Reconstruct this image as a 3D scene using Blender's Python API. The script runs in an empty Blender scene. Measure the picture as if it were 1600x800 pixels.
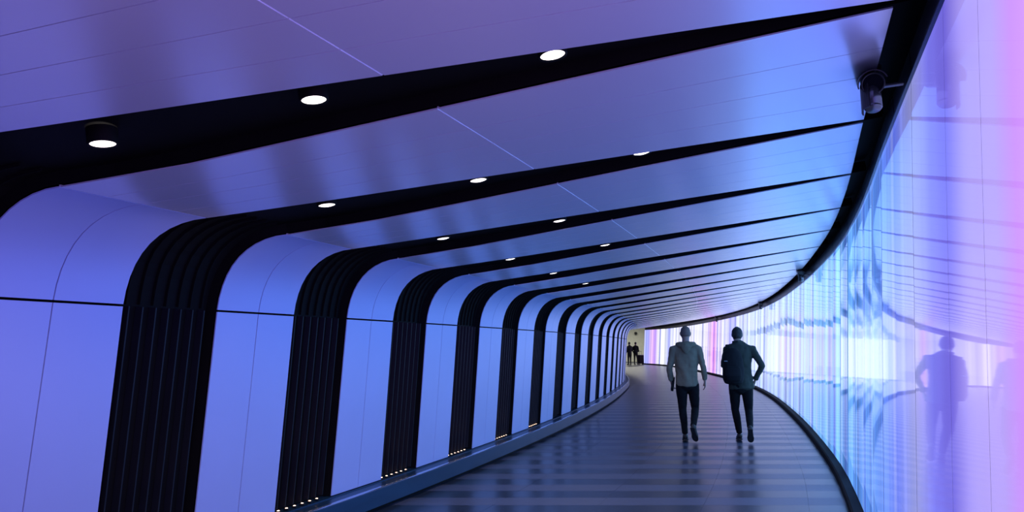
import bpy, bmesh, math, random
from mathutils import Vector, Matrix, noise

random.seed(7)
SC = bpy.context.scene
COL = SC.collection

# ------------------------------------------------------------------ camera
CAM_H = 1.5
cd = bpy.data.cameras.new('camera')
cd.sensor_width = 36.0
cd.lens = 36.0 * 1080 / 1600
cd.clip_start = 0.05
cd.clip_end = 300
cam = bpy.data.objects.new('camera', cd)
COL.objects.link(cam)
cam.location = (0, 0, CAM_H)
cam.rotation_euler = (math.radians(90) + math.atan(140 / 1080), 0, 0)
SC.camera = cam

# ------------------------------------------------------------------ world, exposure
w = bpy.data.worlds.new('world')
SC.world = w
w.use_nodes = True
w.node_tree.nodes['Background'].inputs[0].default_value = (0.02, 0.03, 0.08, 1)
w.node_tree.nodes['Background'].inputs[1].default_value = 0.0
SC.view_settings.view_transform = 'Standard'
SC.view_settings.look = 'None'
SC.view_settings.gamma = 1
SC.view_settings.exposure = 0.05
SC.view_settings.use_curve_mapping = False
SCREEN_E = 1.47          # strength of the light wall
DOWN_W = 8.0            # watts of each ceiling downlight
LOBBY_W = 330.0  # watts of the added lobby lamp


# ------------------------------------------------------------------ helpers
def lin(r, g, b):
    f = lambda c: (c / 255 / 12.92) if c / 255 <= 0.04045 else ((c / 255 + 0.055) / 1.055) ** 2.4
    return (f(r), f(g), f(b), 1)


def mat(name, col, rough=0.5, metal=0.0, spec=0.5, emit=None, strength=0.0, var=0.0, vscale=3.0,
        stretch=(1, 1, 1), rvar=0.0, bump=0.0, coat=0.0, aniso=0.0):
    m = bpy.data.materials.new(name)
    m.use_nodes = True
    nt = m.node_tree
    b = nt.nodes['Principled BSDF']
    b.inputs['Base Color'].default_value = (*col[:3], 1)
    b.inputs['Roughness'].default_value = rough
    b.inputs['Metallic'].default_value = metal
    b.inputs['Specular IOR Level'].default_value = spec
    b.inputs['Coat Weight'].default_value = coat
    if aniso:
        b.inputs['Anisotropic'].default_value = aniso
    if emit:
        b.inputs['Emission Color'].default_value = (*emit[:3], 1)
        b.inputs['Emission Strength'].default_value = strength
    if var or rvar or bump:
        tc = nt.nodes.new('ShaderNodeTexCoord')
        mp = nt.nodes.new('ShaderNodeMapping')
        mp.inputs['Scale'].default_value = stretch
        nz = nt.nodes.new('ShaderNodeTexNoise')
        nz.inputs['Scale'].default_value = vscale
        nz.inputs['Detail'].default_value = 5
        nt.links.new(tc.outputs['Object'], mp.inputs[0])
        nt.links.new(mp.outputs[0], nz.inputs['Vector'])
        if var:
            rp = nt.nodes.new('ShaderNodeValToRGB')
            rp.color_ramp.elements[0].position = 0.3
            rp.color_ramp.elements[1].position = 0.7
            rp.color_ramp.elements[0].color = (*[c * (1 - var) for c in col[:3]], 1)
            rp.color_ramp.elements[1].color = (*[min(1, c * (1 + var)) for c in col[:3]], 1)
            nt.links.new(nz.outputs['Fac'], rp.inputs[0])
            nt.links.new(rp.outputs[0], b.inputs['Base Color'])
        if rvar:
            mr = nt.nodes.new('ShaderNodeMapRange')
            mr.inputs['To Min'].default_value = max(0, rough - rvar)
            mr.inputs['To Max'].default_value = rough + rvar
            nt.links.new(nz.outputs['Fac'], mr.inputs['Value'])
            nt.links.new(mr.outputs[0], b.inputs['Roughness'])
        if bump:
            bp = nt.nodes.new('ShaderNodeBump')
            bp.inputs['Strength'].default_value = bump
            bp.inputs['Distance'].default_value = 0.01
            nt.links.new(nz.outputs['Fac'], bp.inputs['Height'])
            nt.links.new(bp.outputs[0], b.inputs['Normal'])
    return m


def link(name, me, m=None, parent=None, smooth=False):
    o = bpy.data.objects.new(name, me)
    COL.objects.link(o)
    if m is not None:
        me.materials.clear()
        me.materials.append(m)
    if parent is not None:
        o.parent = parent
    if smooth:
        me.polygons.foreach_set('use_smooth', [True] * len(me.polygons))
    return o


def mesh(name, vs, fs, m, parent=None, smooth=False):
    me = bpy.data.meshes.new(name)
    me.from_pydata(vs, [], fs)
    me.update()
    return link(name, me, m, parent, smooth)


def bobj(name, bm, m, parent=None, smooth=False, recalc=True):
    if recalc:
        bmesh.ops.recalc_face_normals(bm, faces=bm.faces[:])
    me = bpy.data.meshes.new(name)
    bm.to_mesh(me)
    bm.free()
    return link(name, me, m, parent, smooth)


def empty(name, loc, rz=0.0):
    o = bpy.data.objects.new(name, None)
    o.empty_display_size = 0.1
    COL.objects.link(o)
    o.location = loc
    o.rotation_euler = (0, 0, rz)
    return o


def tag(o, label=None, cat=None, group=None, kind=None):
    if label: o['label'] = label
    if cat: o['category'] = cat
    if group: o['group'] = group
    if kind: o['kind'] = kind
    return o


def box(bm, c, s, M=None, bevel=0.0):
    r = bmesh.ops.create_cube(bm, size=1)
    for v in r['verts']:
        v.co = Vector((v.co.x * s[0] + c[0], v.co.y * s[1] + c[1], v.co.z * s[2] + c[2]))
    if bevel:
        es = {e for v in r['verts'] for e in v.link_edges}
        g = bmesh.ops.bevel(bm, geom=list(es), offset=bevel, segments=2, affect='EDGES', profile=0.5)
        vs = list({v for f in g['faces'] for v in f.verts} | {v for v in r['verts'] if v.is_valid})
    else:
        vs = r['verts']
    if M is not None:
        for v in vs: v.co = M @ v.co
    return vs


def cyl(bm, p0, p1, r0, r1=None, seg=20, cap=True):
    r1 = r0 if r1 is None else r1
    p0 = Vector(p0); p1 = Vector(p1)
    z = (p1 - p0).normalized()
    x = z.orthogonal().normalized(); y = z.cross(x)
    A = [bm.verts.new(p0 + (x * math.cos(t) + y * math.sin(t)) * r0) for t in [2 * math.pi * k / seg for k in range(seg)]]
    B = [bm.verts.new(p1 + (x * math.cos(t) + y * math.sin(t)) * r1) for t in [2 * math.pi * k / seg for k in range(seg)]]
    for k in range(seg):
        bm.faces.new((A[k], A[(k + 1) % seg], B[(k + 1) % seg], B[k]))
    if cap:
        bm.faces.new(A[::-1]); bm.faces.new(B)


def interp(xs, ys, x):
    if x <= xs[0]: return ys[0]
    for a in range(len(xs) - 1):
        if x <= xs[a + 1]:
            t = (x - xs[a]) / (xs[a + 1] - xs[a])
            return ys[a] + (ys[a + 1] - ys[a]) * t
    return ys[-1]


def make_spline(pts):
    xs = [p[0] for p in pts]; ys = [p[1] for p in pts]; n = len(xs)
    d = [(ys[i + 1] - ys[i]) / (xs[i + 1] - xs[i]) for i in range(n - 1)]
    m = [d[0]] + [(d[i - 1] * (xs[i + 1] - xs[i]) + d[i] * (xs[i] - xs[i - 1])) / (xs[i + 1] - xs[i - 1]) for i in range(1, n - 1)] + [d[-1]]

    def f(x):
        if x <= xs[0]: return ys[0] + m[0] * (x - xs[0])
        if x >= xs[-1]: return ys[-1] + m[-1] * (x - xs[-1])
        i = max(k for k in range(n - 1) if xs[k] <= x)
        h = xs[i + 1] - xs[i]; t = (x - xs[i]) / h
        return ((2 * t**3 - 3 * t**2 + 1) * ys[i] + (t**3 - 2 * t**2 + t) * h * m[i]
                + (-2 * t**3 + 3 * t**2) * ys[i + 1] + (t**3 - t**2) * h * m[i + 1])
    return f


# ------------------------------------------------------------------ plan and section of the tunnel
def _xf_poly(y): return 7.2565e-5 * y**3 - 8.41734e-3 * y**2 + 0.495017 * y - 4.283149


Xf = make_spline([(-8, -8.4), (-4, -6.32), (0, -4.29)] + [(y, _xf_poly(y)) for y in range(2, 24, 2)] +
                 [(24, 3.76), (26, 4.17), (30, 4.78), (36, 5.35), (44, 5.6), (52, 5.3), (62, 4.4)])   # foot of left wall
Xb = make_spline([(-8, -2.93), (-4, -1.25), (0, 0.42), (2, 1.26), (4, 2.095), (6.2, 3.03), (7.9, 3.70), (10.9, 4.74),
                  (16.1, 6.36), (20, 7.46), (24.8, 8.60), (30.3, 9.60), (37.8, 10.55), (45, 11.2), (49, 11.42), (52, 11.35), (54, 11.1), (56.5, 10.6)])
SEAM_Z, FOOT_Z, LEAN = 1.735, 0.22, 0.115
SCR_Z0, SCR_Z1, SCR_LEAN = 0.10, 2.75, 0.16
CZ0, CSL = 2.215, 0.155
Y_END = 56.0


def cz(us): return CZ0 + CSL * us
def Xs(y): return Xf(y) + LEAN
def us_end(y): return Xb(y) + SCR_LEAN + 0.02 - Xs(y)


CE = 0.38          # where the rounded corner ends
def _corner(t):
    p0 = Vector((0, SEAM_Z)); p3 = Vector((CE, cz(CE))); k = Vector((0.037, cz(0.037)))
    p1 = p0.lerp(k, 0.62); p2 = p3.lerp(k, 0.62)
    return p0 * (1 - t)**3 + p1 * 3 * t * (1 - t)**2 + p2 * 3 * t * t * (1 - t) + p3 * t**3


WALL_Q = [(-LEAN + LEAN * t, FOOT_Z + (SEAM_Z - FOOT_Z) * t) for t in (0, 0.5, 1)]
CORNER_Q = [tuple(_corner(k / 10)) for k in range(11)]


def ceil_q(a, b, n): return [(a + (b - a) * k / n, cz(a + (b - a) * k / n)) for k in range(n + 1)]


def offs(q, d):
    """push a section polyline outwards (away from the walkway) by d"""
    out = []
    for i, p in enumerate(q):
        a = Vector(q[max(0, i - 1)]); b = Vector(q[min(len(q) - 1, i + 1)])
        t = (b - a).normalized()
        n = Vector((-t.y, t.x))
        out.append((p[0] + n.x * d, p[1] + n.y * d))
    return out


RW_X = [0.3, 0.55, 0.8, 1.1, 1.5, 4.75]
RW_Y = [0.655, 0.665, 0.65, 0.605, 0.54, 0.02]
def rib_w(us): return interp(RW_X, RW_Y, us)


RIB_Y = {1: 2.68, 2: 4.18, 3: 5.55, 4: 6.98, 5: 8.35}
for i in range(6, 40): RIB_Y[i] = 8.35 + 1.405 * (i - 5)
for i in range(0, -5, -1): RIB_Y[i] = 2.72 + 1.42 * (i - 1)
RIB_FIRST, RIB_LAST = -3, 38
RIB_LAST = max(i for i in RIB_Y if RIB_Y[i] < Y_END - 1.0)



def skew(i, us):
    """the ribs lean a little towards the near end on the wall and straighten in the rounded corner"""
    t = min(1.0, max(0.0, us / 0.5)); t = t * t * (3 - 2 * t)
    k = 1.0 if us > 0 else 1.0 + 0.35 * us / LEAN
    return -(0.02 if i <= 1 else 0.11 if i <= 3 else 0.18) * (1 - t) * k


def near_y(i, us): return RIB_Y[i] + skew(i, us)
def far_y(i, us): return RIB_Y[i] + rib_w(us) + skew(i, us)


# ------------------------------------------------------------------ materials
M = {}
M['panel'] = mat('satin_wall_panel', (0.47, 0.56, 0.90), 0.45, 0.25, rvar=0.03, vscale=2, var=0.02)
M['ceil'] = mat('satin_ceiling_panel', (0.83, 0.865, 0.985), 0.24, 0.42, vscale=1.5, var=0.012)
M['black'] = mat('matt_black', (0.0035, 0.0035, 0.0035), 0.65, spec=0.12, var=0.2)
M['fin'] = mat('black_fin', (0.006, 0.008, 0.012), 0.5, 0.0, spec=0.3, var=0.2)
M['bulk'] = mat('black_satin_metal', (0.010, 0.011, 0.014), 0.3, 0.0, var=0.2)
M['seam'] = mat('bright_seam_metal', (0.85, 0.86, 0.95), 0.3, 0.5, var=0.03)
M['plinth'] = mat('dark_brushed_metal', (0.018, 0.06, 0.12), 0.38, 0.55, var=0.1, stretch=(1, 0.2, 4), rvar=0.05)
M['edge'] = mat('polished_edge', (0.45, 0.55, 0.7), 0.25, 0.8, var=0.05)
M['kerb'] = mat('black_kerb', (0.006, 0.006, 0.007), 0.75, spec=0.15, var=0.2)
M['tile_l'] = mat('grey_stone_tile', (0.060, 0.072, 0.118), 0.38, 0.0, var=0.10, vscale=24)
M['tile_d'] = mat('dark_stone_tile', (0.018, 0.028, 0.050), 0.28, 0.0, var=0.10, vscale=24)
M['grout'] = mat('grout', (0.02, 0.02, 0.025), 0.8, var=0.2)
M['lamp'] = mat('lamp_diffuser', (0.9, 0.9, 0.9), 0.5, emit=(1.0, 0.90, 0.88), strength=3.0, var=0.01)
M['uplamp'] = mat('uplight_lens', (0.9, 0.8, 0.6), 0.5, emit=(1.0, 0.62, 0.40), strength=4.5, var=0.01)
M['lobby'] = mat('pale_lobby_wall', (0.62, 0.63, 0.56), 0.6, var=0.05)
M['cctv'] = mat('dark_grey_housing', (0.03, 0.032, 0.036), 0.3, 0.2, var=0.1)
M['housing'] = mat('grey_metal_housing', (0.16, 0.17, 0.19), 0.25, 0.8, var=0.1)
M['lens'] = mat('black_lens_glass', (0.004, 0.004, 0.005), 0.06, var=0.1)
M['chrome'] = mat('polished_steel', (0.5, 0.52, 0.56), 0.16, 1.0, var=0.04)


def screen_material():
    m = bpy.data.materials.new('light_wall_display')
    m.use_nodes = True
    nt = m.node_tree; N = nt.nodes; L = nt.links
    b = N['Principled BSDF']
    b.inputs['Base Color'].default_value = (0.02, 0.02, 0.025, 1)
    b.inputs['Roughness'].default_value = 0.035
    b.inputs['Specular IOR Level'].default_value = 0.0
    b.inputs['Coat Weight'].default_value = 1.0          # the glass in front of the lamps
    b.inputs['Coat Roughness'].default_value = 0.03
    b.inputs['Coat IOR'].default_value = 1.45
    uv = N.new('ShaderNodeUVMap'); uv.uv_map = 'UVMap'
    sp = N.new('ShaderNodeSeparateXYZ'); L.new(uv.outputs[0], sp.inputs[0])

    def mr(val, a, b_, c=0.0, d=1.0):
        n = N.new('ShaderNodeMapRange')
        n.inputs[1].default_value = a; n.inputs[2].default_value = b_
        n.inputs[3].default_value = c; n.inputs[4].default_value = d
        L.new(val, n.inputs[0]); return n.outputs[0]

    def ramp(fac, a, b_, stops):
        n = N.new('ShaderNodeValToRGB')
        el = n.color_ramp.elements
        stops = sorted(stops)
        for k, (y, c) in enumerate(stops):
            e = el[k] if k < 2 else el.new(1.0)
            e.position = (y - a) / (b_ - a); e.color = (*c, 1)
        L.new(mr(fac, a, b_), n.inputs[0]); return n.outputs[0]
    Y = sp.outputs[0]
    near = ramp(Y, -8, 14, NEAR_STOPS)
    far = ramp(Y, 14, 57, FAR_STOPS)
    mx = N.new('ShaderNodeMix'); mx.data_type = 'RGBA'
    L.new(mr(Y, 13.5, 14.5), mx.inputs['Factor']); L.new(near, mx.inputs['A']); L.new(far, mx.inputs['B'])

    def nz(scale, detail, seed):
        ad = N.new('ShaderNodeMath'); ad.operation = 'ADD'; ad.inputs[1].default_value = seed
        L.new(Y, ad.inputs[0])
        n = N.new('ShaderNodeTexNoise'); n.noise_dimensions = '1D'
        n.inputs['Scale'].default_value = scale; n.inputs['Detail'].default_value = detail
        L.new(ad.outputs[0], n.inputs['W']); return n.outputs['Fac']
    # broad and fine vertical streaks
    s1 = mr(nz(1.3, 2, 3.1), 0.3, 0.7, 0.65, 1.35)
    s2 = mr(nz(7.0, 2, 17.3), 0.3, 0.7, 0.82, 1.18)
    def fade(v, a, b_):                     # calm, broad bands at the near end of the wall
        n = N.new('ShaderNodeMix'); n.data_type = 'FLOAT'; n.inputs['A'].default_value = 1.0
        L.new(mr(Y, a, b_), n.inputs['Factor']); L.new(v, n.inputs['B']); return n.outputs['Result']
    mu = N.new('ShaderNodeMath'); mu.operation = 'MULTIPLY'; L.new(fade(s1, 1.5, 4), mu.inputs[0]); L.new(fade(s2, 2.5, 5), mu.inputs[1])
    # white streaks
    wf = mr(nz(2.3, 3, 41.0), 0.58, 0.74, 0.0, 0.6)
    bf = mr(nz(1.7, 3, 63.0), 0.55, 0.72, 0.0, 0.8)
    mb = N.new('ShaderNodeMix'); mb.data_type = 'RGBA'
    bsel = N.new('ShaderNodeMath'); bsel.operation = 'MULTIPLY'; L.new(bf, bsel.inputs[0]); L.new(mr(Y, 2.6, 4.5), bsel.inputs[1])
    L.new(bsel.outputs[0], mb.inputs['Factor']); L.new(mx.outputs['Result'], mb.inputs['A']); mb.inputs['B'].default_value = (0.10, 0.16, 0.95, 1)
    mw = N.new('ShaderNodeMix'); mw.data_type = 'RGBA'
    wsel = N.new('ShaderNodeMath'); wsel.operation = 'MULTIPLY'; L.new(wf, wsel.inputs[0]); L.new(mr(Y, 2.9, 4.5), wsel.inputs[1])
    L.new(wsel.outputs[0], mw.inputs['Factor']); L.new(mb.outputs['Result'], mw.inputs['A']); mw.inputs['B'].default_value = (0.85, 0.9, 1.15, 1)
    L.new(mw.outputs['Result'], b.inputs['Emission Color'])
    st = N.new('ShaderNodeMath'); st.operation = 'MULTIPLY'; L.new(mu.outputs[0], st.inputs[0]); st.inputs[1].default_value = SCREEN_E
    L.new(st.outputs[0], b.inputs['Emission Strength'])
    return m


NEAR_STOPS = [(-8, (0.18, 0.22, 1.2)), (-3, (0.22, 0.24, 1.3)), (-1, (0.36, 0.28, 1.3)), (0.2, (0.92, 0.42, 1.3)),
              (1.35, (0.66, 0.36, 1.1)), (1.6, (0.58, 0.25, 0.9)), (1.8, (0.46, 0.35, 0.9)), (2.1, (0.42, 0.34, 0.9)),
              (2.4, (0.20, 0.16, 0.85)), (2.75, (0.20, 0.19, 0.85)), (3.2, (0.40, 0.42, 0.95)), (3.8, (0.18, 0.26, 1.15)),
              (5, (0.18, 0.46, 1.5)), (7, (0.20, 0.56, 1.6)), (9.5, (0.24, 0.68, 1.6)), (12, (0.32, 0.75, 1.6)), (14, (0.40, 0.75, 1.5))]
FAR_STOPS = [(14, (0.40, 0.75, 1.5)), (19, (0.55, 0.80, 1.5)), (25, (0.62, 0.8, 1.4)), (29, (0.7, 0.8, 1.3)), (31.5, (0.5, 0.5, 1.4)),
             (33.5, (0.9, 0.9, 1.3)), (35.2, (0.8, 0.65, 1.2)), (36, (1.0, 0.28, 0.9)), (37, (0.9, 0.55, 1.1)), (39, (0.9, 0.9, 1.2)),
             (45, (0.9, 0.9, 1.1)), (49.5, (0.85, 0.87, 1.1)), (51, (0.35, 0.38, 1.0)), (52, (0.85, 0.88, 1.0)), (53.5, (0.9, 0.9, 0.95)),
             (54.2, (0.4, 0.22, 0.75)), (55, (0.7, 0.45, 0.85)), (55.8, (0.3, 0.34, 0.9)), (57, (0.5, 0.5, 1.0))]
M['screen'] = screen_material()


# ------------------------------------------------------------------ sheets laid on the section
def sheet(name, q, fa, fb, ny, m, parent, skirt=0.007, smooth=False, endf=None):
    """panel over section polyline q between the edges Y=fa(us) and Y=fb(us), with folded edges"""
    vs, fs = [], []
    nq = len(q)
    qo = offs(q, skirt)
    for j in range(ny + 1):
        for (us, z) in q:
            a, b = fa(us), fb(us)
            y = a + (b - a) * j / ny
            if endf is not None:
                us = q[0][0] + (us - q[0][0]) * (endf(y) - q[0][0]) / (q[-1][0] - q[0][0]); z = cz(us)
            vs.append((Xs(y) + us, y, z))
    base = len(vs)
    for j in range(ny):
        for i in range(nq - 1):
            a = j * nq + i
            fs.append((a, a + 1, a + nq + 1, a + nq))
    # folded edges
    ring = [(i, 0) for i in range(nq)] + [(nq - 1, j) for j in range(1, ny + 1)] + [(i, ny) for i in range(nq - 2, -1, -1)] + [(0, j) for j in range(ny - 1, 0, -1)]
    for (i, j) in ring:
        us = q[i][0]
        a, b = fa(us), fb(us)
        y = a + (b - a) * j / ny
        uo, zo = qo[i]
        if endf is not None:
            uo = q[0][0] + (uo - q[0][0]) * (endf(y) - q[0][0]) / (q[-1][0] - q[0][0]); zo = cz(uo) + skirt
        vs.append(vs[j * nq + i])
        vs.append((Xs(y) + uo, y, zo))
    n = len(ring)
    for k in range(n):
        k2 = (k + 1) % n
        fs.append((base + 2 * k, base + 2 * k + 1, base + 2 * k2 + 1, base + 2 * k2))
    o = mesh(name, vs, fs, m, parent)
    if smooth:
        pol = o.data.polygons
        nf = ny * (nq - 1)
        for k in range(nf): pol[k].use_smooth = True
    return o


def trim_q(q, a, b):
    """shorten a section polyline by a at its start and b at its end"""
    q = [Vector(p) for p in q]
    q[0] = q[0] + (q[1] - q[0]).normalized() * a
    q[-1] = q[-1] + (q[-2] - q[-1]).normalized() * b
    return [tuple(p) for p in q]


# ------------------------------------------------------------------ setting: left wall and ceiling shells
ys = [-5 + 1.0 * k for k in range(int(Y_END) + 6)]


def shell(name, q, m, ystep=ys, end=False):
    vs, fs = [], []
    for y in ystep:
        qq = q(y) if callable(q) else q
        for (us, z) in qq: vs.append((Xs(y) + us, y, z))
    n = len(qq)
    for j in range(len(ystep) - 1):
        for i in range(n - 1):
            a = j * n + i
            fs.append((a, a + n, a + n + 1, a + 1))
    return tag(mesh(name, vs, fs, m), kind='structure')


back_wall_q = [(-LEAN - 0.10, 0.0)] + offs(WALL_Q, 0.10)[1:] + offs(CORNER_Q, 0.10)[1:]
wall_left = shell('wall_left', back_wall_q, M['black'])
ceiling = shell('ceiling', lambda y: offs(ceil_q(CE, us_end(y) + 0.35, 4), 0.10), M['black'])

# ------------------------------------------------------------------ panels of each bay
JW = 0.0030
GAP = 0.15          # black gap before the bulkhead, added to stand in for its dark reflection
for i in range(RIB_FIRST, RIB_LAST):
    far_e = lambda us, i=i: far_y(i, us)
    near_e = lambda us, i=i: near_y(i + 1, us)
    frac = lambda f, d, i=i: (lambda us: far_e(us) * (1 - f) + near_e(us) * f + d)
    ymid = RIB_Y[i + 1] - 0.4
    if i <= 15:
        cuts = [0, 0.5, 1]
    else:
        cuts = [0, 1]
    for a, b in zip(cuts, cuts[1:]):
        da = JW if a > 0 else 0; db = -JW if b < 1 else 0
        sheet('wall_panel', trim_q(WALL_Q, 0.004, 0.007), frac(a, da), frac(b, db), 2, M['panel'], wall_left)
        sheet('corner_panel', trim_q(CORNER_Q, 0.007, 0.003), frac(a, da), frac(b, db), 2, M['panel'], wall_left, smooth=True)
    ue = us_end(ymid) - GAP
    cc = [0, 0.27, 0.5, 0.75, 1] if 0 <= i <= 9 else ([0, 0.5, 1] if i <= 16 else [0, 1])
    for a, b in zip(cc, cc[1:]):
        da = JW * 0.7 if a > 0 else 0; db = -JW * 0.7 if b < 1 else 0
        sheet('ceiling_panel', trim_q(ceil_q(CE, 2.38, 3), 0.003, 0.004), frac(a, da), frac(b, db), 1, M['ceil'], ceiling)
        # the last piece is cut along the curved bulkhead: follow it with the panel's own end
        sheet('ceiling_panel', trim_q(ceil_q(2.38, ue, 5), 0.004, 0.0), frac(a, da), frac(b, db), 1, M['ceil'], ceiling, endf=lambda y: us_end(y) - GAP)
    if i <= 16:
        sheet('seam_strip', offs([(CE - 0.003, cz(CE - 0.003)), (CE + 0.003, cz(CE + 0.003))], 0.003), frac(0, 0), frac(1, 0), 2, M['seam'], ceiling, 0.01)
        sheet('seam_strip', offs([(2.3765, cz(2.3765)), (2.3835, cz(2.3835))], 0.003), frac(0, 0), frac(1, 0), 2, M['seam'], ceiling, 0.01)

# ------------------------------------------------------------------ black ribs
n_trim = 3
ORD = ['zeroth', 'first', 'second', 'third', 'fourth', 'fifth', 'sixth', 'seventh', 'eighth', 'ninth']
RIBS = {}
for i in range(RIB_FIRST, RIB_LAST + 1):
    y0 = RIB_Y[i]
    ue = us_end(y0 + 0.1)
    q = WALL_Q + CORNER_Q[1:] + ceil_q(CE, 0.9, 2)[1:] + ceil_q(0.9, ue - 0.02, 8)[1:]
    D = 0.085
    qo = offs(q, D)
    vs, fs = [], []
    for (us, z), (uo, zo) in zip(q, qo):
        wv = rib_w(us)
        d = 0.002
        y0 = near_y(i, us)
        for (u_, z_, y) in ((us, z, y0 - d), (uo, zo, y0 - d), (uo, zo, y0 + wv + d), (us, z, y0 + wv + d)):
            vs.append((Xs(y0 + wv * 0.5) + (y - y0 - wv * 0.5) * (Xs(y0 + 0.6) - Xs(y0)) / 0.6 + u_, y, z_))
    qi = offs(q, 0.016)
    for k in range(len(q)):      # channel lips stay behind the panel edges
        for e, y in ((0, near_y(i, q[k][0]) - 0.002), (3, far_y(i, q[k][0]) + 0.002)):
            vs[k * 4 + e] = (Xs(y) + qi[k][0], y, qi[k][1])
    for k in range(len(q) - 1):
        for e in range(3):
            fs.append((k * 4 + e, k * 4 + e + 1, k * 4 + 4 + e + 1, k * 4 + 4 + e))
    rib = tag(mesh('trim_%d' % n_trim, vs, fs, M['black']), kind='structure')
    RIBS[i] = rib
    n_trim += 1
    # fins standing in the channel
    if 0 <= i <= 16:
        fq = trim_q(WALL_Q, 0.02, 0.004)
        fc = trim_q(CORNER_Q, 0.004, 0.0)
        nf = 7
        bmj = []
        for k in range(nf):
            yc = RIB_Y[i] + 0.65 * (k + 0.75) / (nf + 0.5)
            for qq in (fq, fc):
                a = offs(qq, 0.040 if qq is fq else 0.066); b = offs(qq, D - 0.002)
                v2, f2 = [], []
                for (pa, pb) in zip(a, b):
                    sk = skew(i, pa[0])
                    for (u_, z_), y in ((pa, yc - 0.004 + sk), (pa, yc + 0.004 + sk), (pb, yc + 0.004 + sk), (pb, yc - 0.004 + sk)):
                        v2.append((Xs(y) + u_, y, z_))
                n = len(a)
                for s in range(n - 1):
                    for e in range(4):
                        f2.append((s * 4 + e, s * 4 + (e + 1) % 4, s * 4 + 4 + (e + 1) % 4, s * 4 + 4 + e))
                f2.append((0, 3, 2, 1)); f2.append((n * 4 - 4, n * 4 - 3, n * 4 - 2, n * 4 - 1))
                if i <= 9:
                    mesh('fin', v2, f2, M['fin'] if qq is fq else M['black'], rib)
                else:
                    bmj.append((v2, f2))
        if bmj:
            V, F = [], []
            for v2, f2 in bmj:
                o = len(V); V += v2; F += [tuple(t + o for t in f) for f in f2]
            tag(mesh('fin', V, F, M['fin'], rib), kind='stuff')

# ------------------------------------------------------------------ plinth along the left wall
def strip(name, prof, Xfun, y0, y1, step, m, parent=None, kind='structure'):
    vs, fs = [], []
    n = len(prof); cnt = int((y1 - y0) / step)
    for j in range(cnt + 1):
        y = y0 + (y1 - y0) * j / cnt
        for (u, z) in prof: vs.append((Xfun(y) + u, y, z))
    for j in range(cnt):
        for i in range(n - 1):
            a = j * n + i
            fs.append((a, a + n, a + n + 1, a + 1))
    o = mesh(name, vs, fs, m, parent)
    if kind: tag(o, kind=kind)
    return o


bl = strip('baseboard_left', [(0.11, 0.0), (0.11, 0.045), (0.17, 0.045), (0.17, 0.195), (0.165, 0.2)], Xf, -5, Y_END, 0.5, M['plinth'])
strip('ledge', [(0.125, 0.192), (0.125, 0.205), (0.02, 0.208), (0.02, 0.216), (-0.10, 0.219)], Xf, -5, Y_END, 0.5, M['plinth'], bl, None)
strip('edge_strip', [(0.167, 0.196), (0.172, 0.203), (0.160, 0.207), (0.128, 0.206), (0.128, 0.19)], Xf, -5, Y_END, 0.5, M['edge'], bl, None)
strip('toe_shade', [(0.112, 0.001), (0.112, 0.044), (0.168, 0.044)], Xf, -5, Y_END, 0.5, M['black'], bl, None)  # black lining that paints in the shade under the plinth

# ------------------------------------------------------------------ light wall on the right
wall_right = strip('wall_right', [(0.12, 0.0), (0.12 + SCR_LEAN, 3.25)], Xb, -5, Y_END, 0.5, M['black'])


def plan_right(y, d=0.0):
    t = (Xb(y + 0.05) - Xb(y - 0.05)) / 0.1
    n = Vector((-1, t, 0)).normalized()
    return Vector((Xb(y), y, 0)) + n * d


def screen_panel(y0, y1, parent, yaw=0.0, bulge=0.0):
    A = plan_right(y0); B = plan_right(y1)
    c = (A + B) / 2; ax = (B - A); Lh = ax.length / 2; ax.normalize()
    nrm = Vector((-ax.y, ax.x, 0))
    nu, nv = 6, 1
    vs, fs, uvs = [], [], []
    for iv in range(nv + 1):
        z = SCR_Z0 + (SCR_Z1 - SCR_Z0) * iv / nv
        for iu in range(nu + 1):
            s = -1 + 2 * iu / nu
            d = math.tan(yaw) * s * Lh + bulge * (1 - s * s)
            p = c + ax * (s * (Lh - 0.0012)) + nrm * d
            vs.append((p.x + SCR_LEAN * iv / nv, p.y, z))
            uvs.append((y0 + (y1 - y0) * (s + 1) / 2, z))
    n1 = nu + 1
    for iu in range(nu): fs.append((iu, iu + 1, n1 + iu + 1, n1 + iu))
    front = len(vs)
    ringi = list(range(n1)) + list(range(2 * n1 - 1, n1 - 1, -1))
    for r in ringi:
        p = Vector(vs[r]) - nrm * 0.03
        vs.append(vs[r]); uvs.append(uvs[r])
        vs.append(tuple(p)); uvs.append(uvs[r])
    for k in range(len(ringi)):
        k2 = (k + 1) % len(ringi)
        fs.append((front + 2 * k, front + 2 * k + 1, front + 2 * k2 + 1, front + 2 * k2))
    me = bpy.data.meshes.new('screen_panel')
    me.from_pydata(vs, [], fs)
    ul = me.uv_layers.new(name='UVMap')
    for lp in me.loops: ul.data[lp.index].uv = uvs[lp.vertex_index]
    for k in range(nu): me.polygons[k].use_smooth = True
    o = link('screen_panel', me, None, parent)
    me.materials.append(M['screen']); me.materials.append(M['bulk'])
    for k in range(nu, len(fs)): me.polygons[k].material_index = 1
    return o


edges = [-4.8, -4.0, -3.2, -2.4, -1.6, -0.8, 0.0, 0.75, 1.42, 1.93, 2.42, 3.17]
edges += [3.8, 4.5, 5.3, 6.1, 6.9, 7.7, 8.5]
while edges[-1] < 55.0: edges.append(edges[-1] + 0.85)
edges[-1] = 56.4
rs = random.Random(11)
for a, b in zip(edges, edges[1:]):
    wob = 0.0 if a < 3.0 else (0.24 if a < 14 else 0.25)
    screen_panel(a, b, wall_right, math.radians(rs.uniform(-wob, wob)), rs.uniform(-0.0003, 0.0003) if a > 3 else 0.0)

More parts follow.
